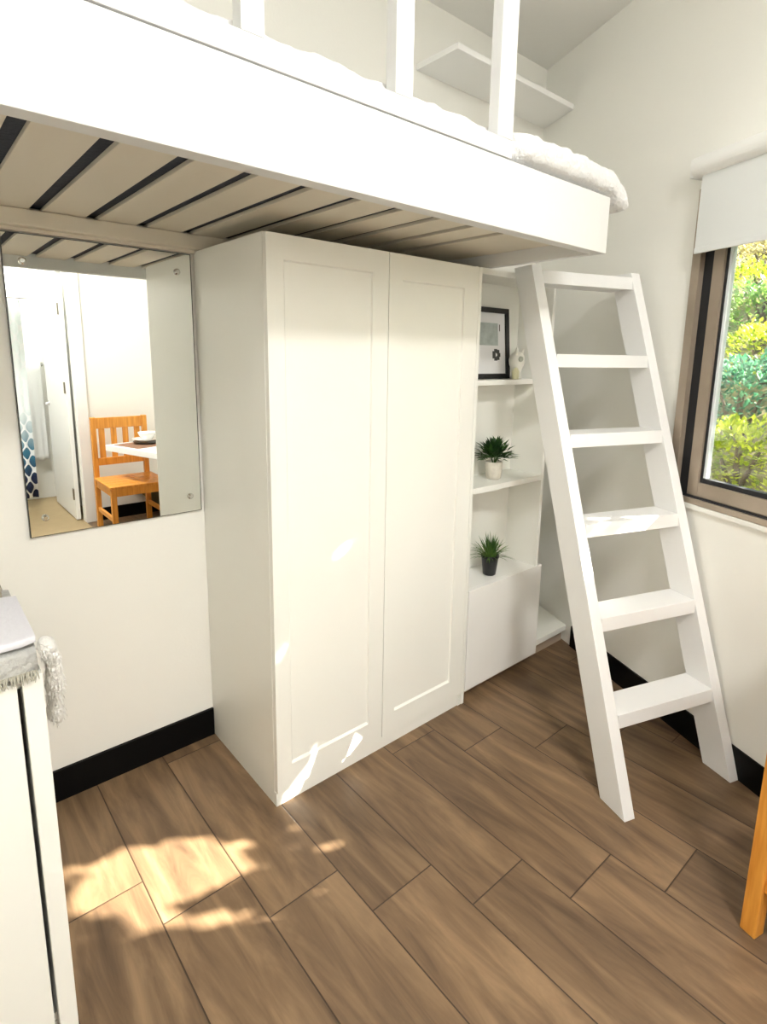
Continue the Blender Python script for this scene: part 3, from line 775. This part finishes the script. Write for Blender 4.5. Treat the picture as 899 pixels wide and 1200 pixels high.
while cnt < 7500:
    u, v, w_ = random.uniform(-1.15, 1.15), random.uniform(-1.0, 1.05), random.uniform(-.35, .35)
    p = tc_+A_*u+B_*v+S*w_
    l = random.uniform(.08, .14)
    d = V((random.uniform(-1,1), random.uniform(-1,1), random.uniform(-1,1)))
    if d.length < .1: continue
    d.normalize()
    q = p+d*l*.5
    F = q-S*(q.z/S.z)
    hit = False
    for k in range(3):
        e = p+d*l*(k/2); G = e-S*(e.z/S.z)
        H = e-S*((e.y+.524)/S.y)
        if 0 < H.x < .94 and 0 < H.z < 1.9:
            if any(inside(H.x, H.z, P) for P in dpolys): hit = True
            continue
        for pi_, P in enumerate(polys):
            if inside(G.x, G.y, P) and not (pi_ == 0 and random.random() < .07): hit = True
    cnt += 1
    if hit: continue
    mb.leaf(p, d, l*.55, l, up=S)
mb.build('foliage', M['h_grn'], tree)
tk = MB(); b0 = V((tc_.x+.9, tc_.y-.5, .3))
tk.tube([b0, b0+V((-.05,.02,.9)), b0+V((-.2,.1,1.7)), tc_+V((.1,0,.6))], [.08,.065,.05,.03], 10)
tk.tube([b0+V((-.2,.1,1.7)), tc_+A_*.8+B_*-.2+S*.3], [.035,.015], 8); tk.tube([b0+V((-.12,.06,1.3)), tc_-A_*.7+S*.35+B_*-.6], [.035,.015], 8)
tk.build('trunk', M['bark'], tree)

# ------------------------------------------------------------------ light, sky, camera
su = bpy.data.lights.new('sun', 'SUN'); su.energy = 15; su.angle = math.radians(.4); su.color = (1, .90, .80)
so = bpy.data.objects.new('sun', su); C.objects.link(so); so.rotation_euler = S.to_track_quat('Z', 'Y').to_euler(); so.location = (6, -5, 6)
wl = bpy.data.worlds.new('sky'); bpy.context.scene.world = wl; wl.use_nodes = True; nt = wl.node_tree
sk = nt.nodes.new('ShaderNodeTexSky'); sk.sky_type = 'NISHITA'; sk.sun_disc = False
sk.sun_elevation = EL; sk.sun_rotation = math.atan2(S.x, S.y); sk.air_density = 1; sk.dust_density = 3
bg = nt.nodes['Background']; nt.links.new(sk.outputs[0], bg.inputs[0]); bg.inputs[1].default_value = .35

cam = bpy.data.cameras.new('camera'); co = bpy.data.objects.new('camera', cam); C.objects.link(co)
f, p, r, y = 665.989, .18552, .0164, .71203
fwd = V((math.sin(y), math.cos(y), 0)); rt = V((math.cos(y), -math.sin(y), 0))
f2 = fwd*math.cos(p)-UP*math.sin(p); u2 = UP*math.cos(p)+fwd*math.sin(p)
r3 = rt*math.cos(r)+u2*math.sin(r); u3 = u2*math.cos(r)-rt*math.sin(r)
mw = Matrix((( r3.x, u3.x, -f2.x, CAM.x), (r3.y, u3.y, -f2.y, CAM.y), (r3.z, u3.z, -f2.z, CAM.z), (0,0,0,1)))
co.matrix_world = mw
cam.sensor_fit = 'AUTO'; cam.sensor_width = 36; cam.lens = f/1200*36
cam.shift_x = -3.97/1200; cam.shift_y = -59.31/1200
cam.clip_start = .02; cam.clip_end = 100
sc = bpy.context.scene; sc.camera = co
sc.view_settings.view_transform = 'Standard'; sc.view_settings.look = 'None'; sc.view_settings.gamma = 1
sc.view_settings.use_curve_mapping = False; sc.view_settings.exposure = 1.75
sc.cycles.max_bounces = 12; sc.cycles.diffuse_bounces = 7; sc.cycles.glossy_bounces = 5; sc.cycles.transparent_max_bounces = 12
sc.cycles.sample_clamp_indirect = 8
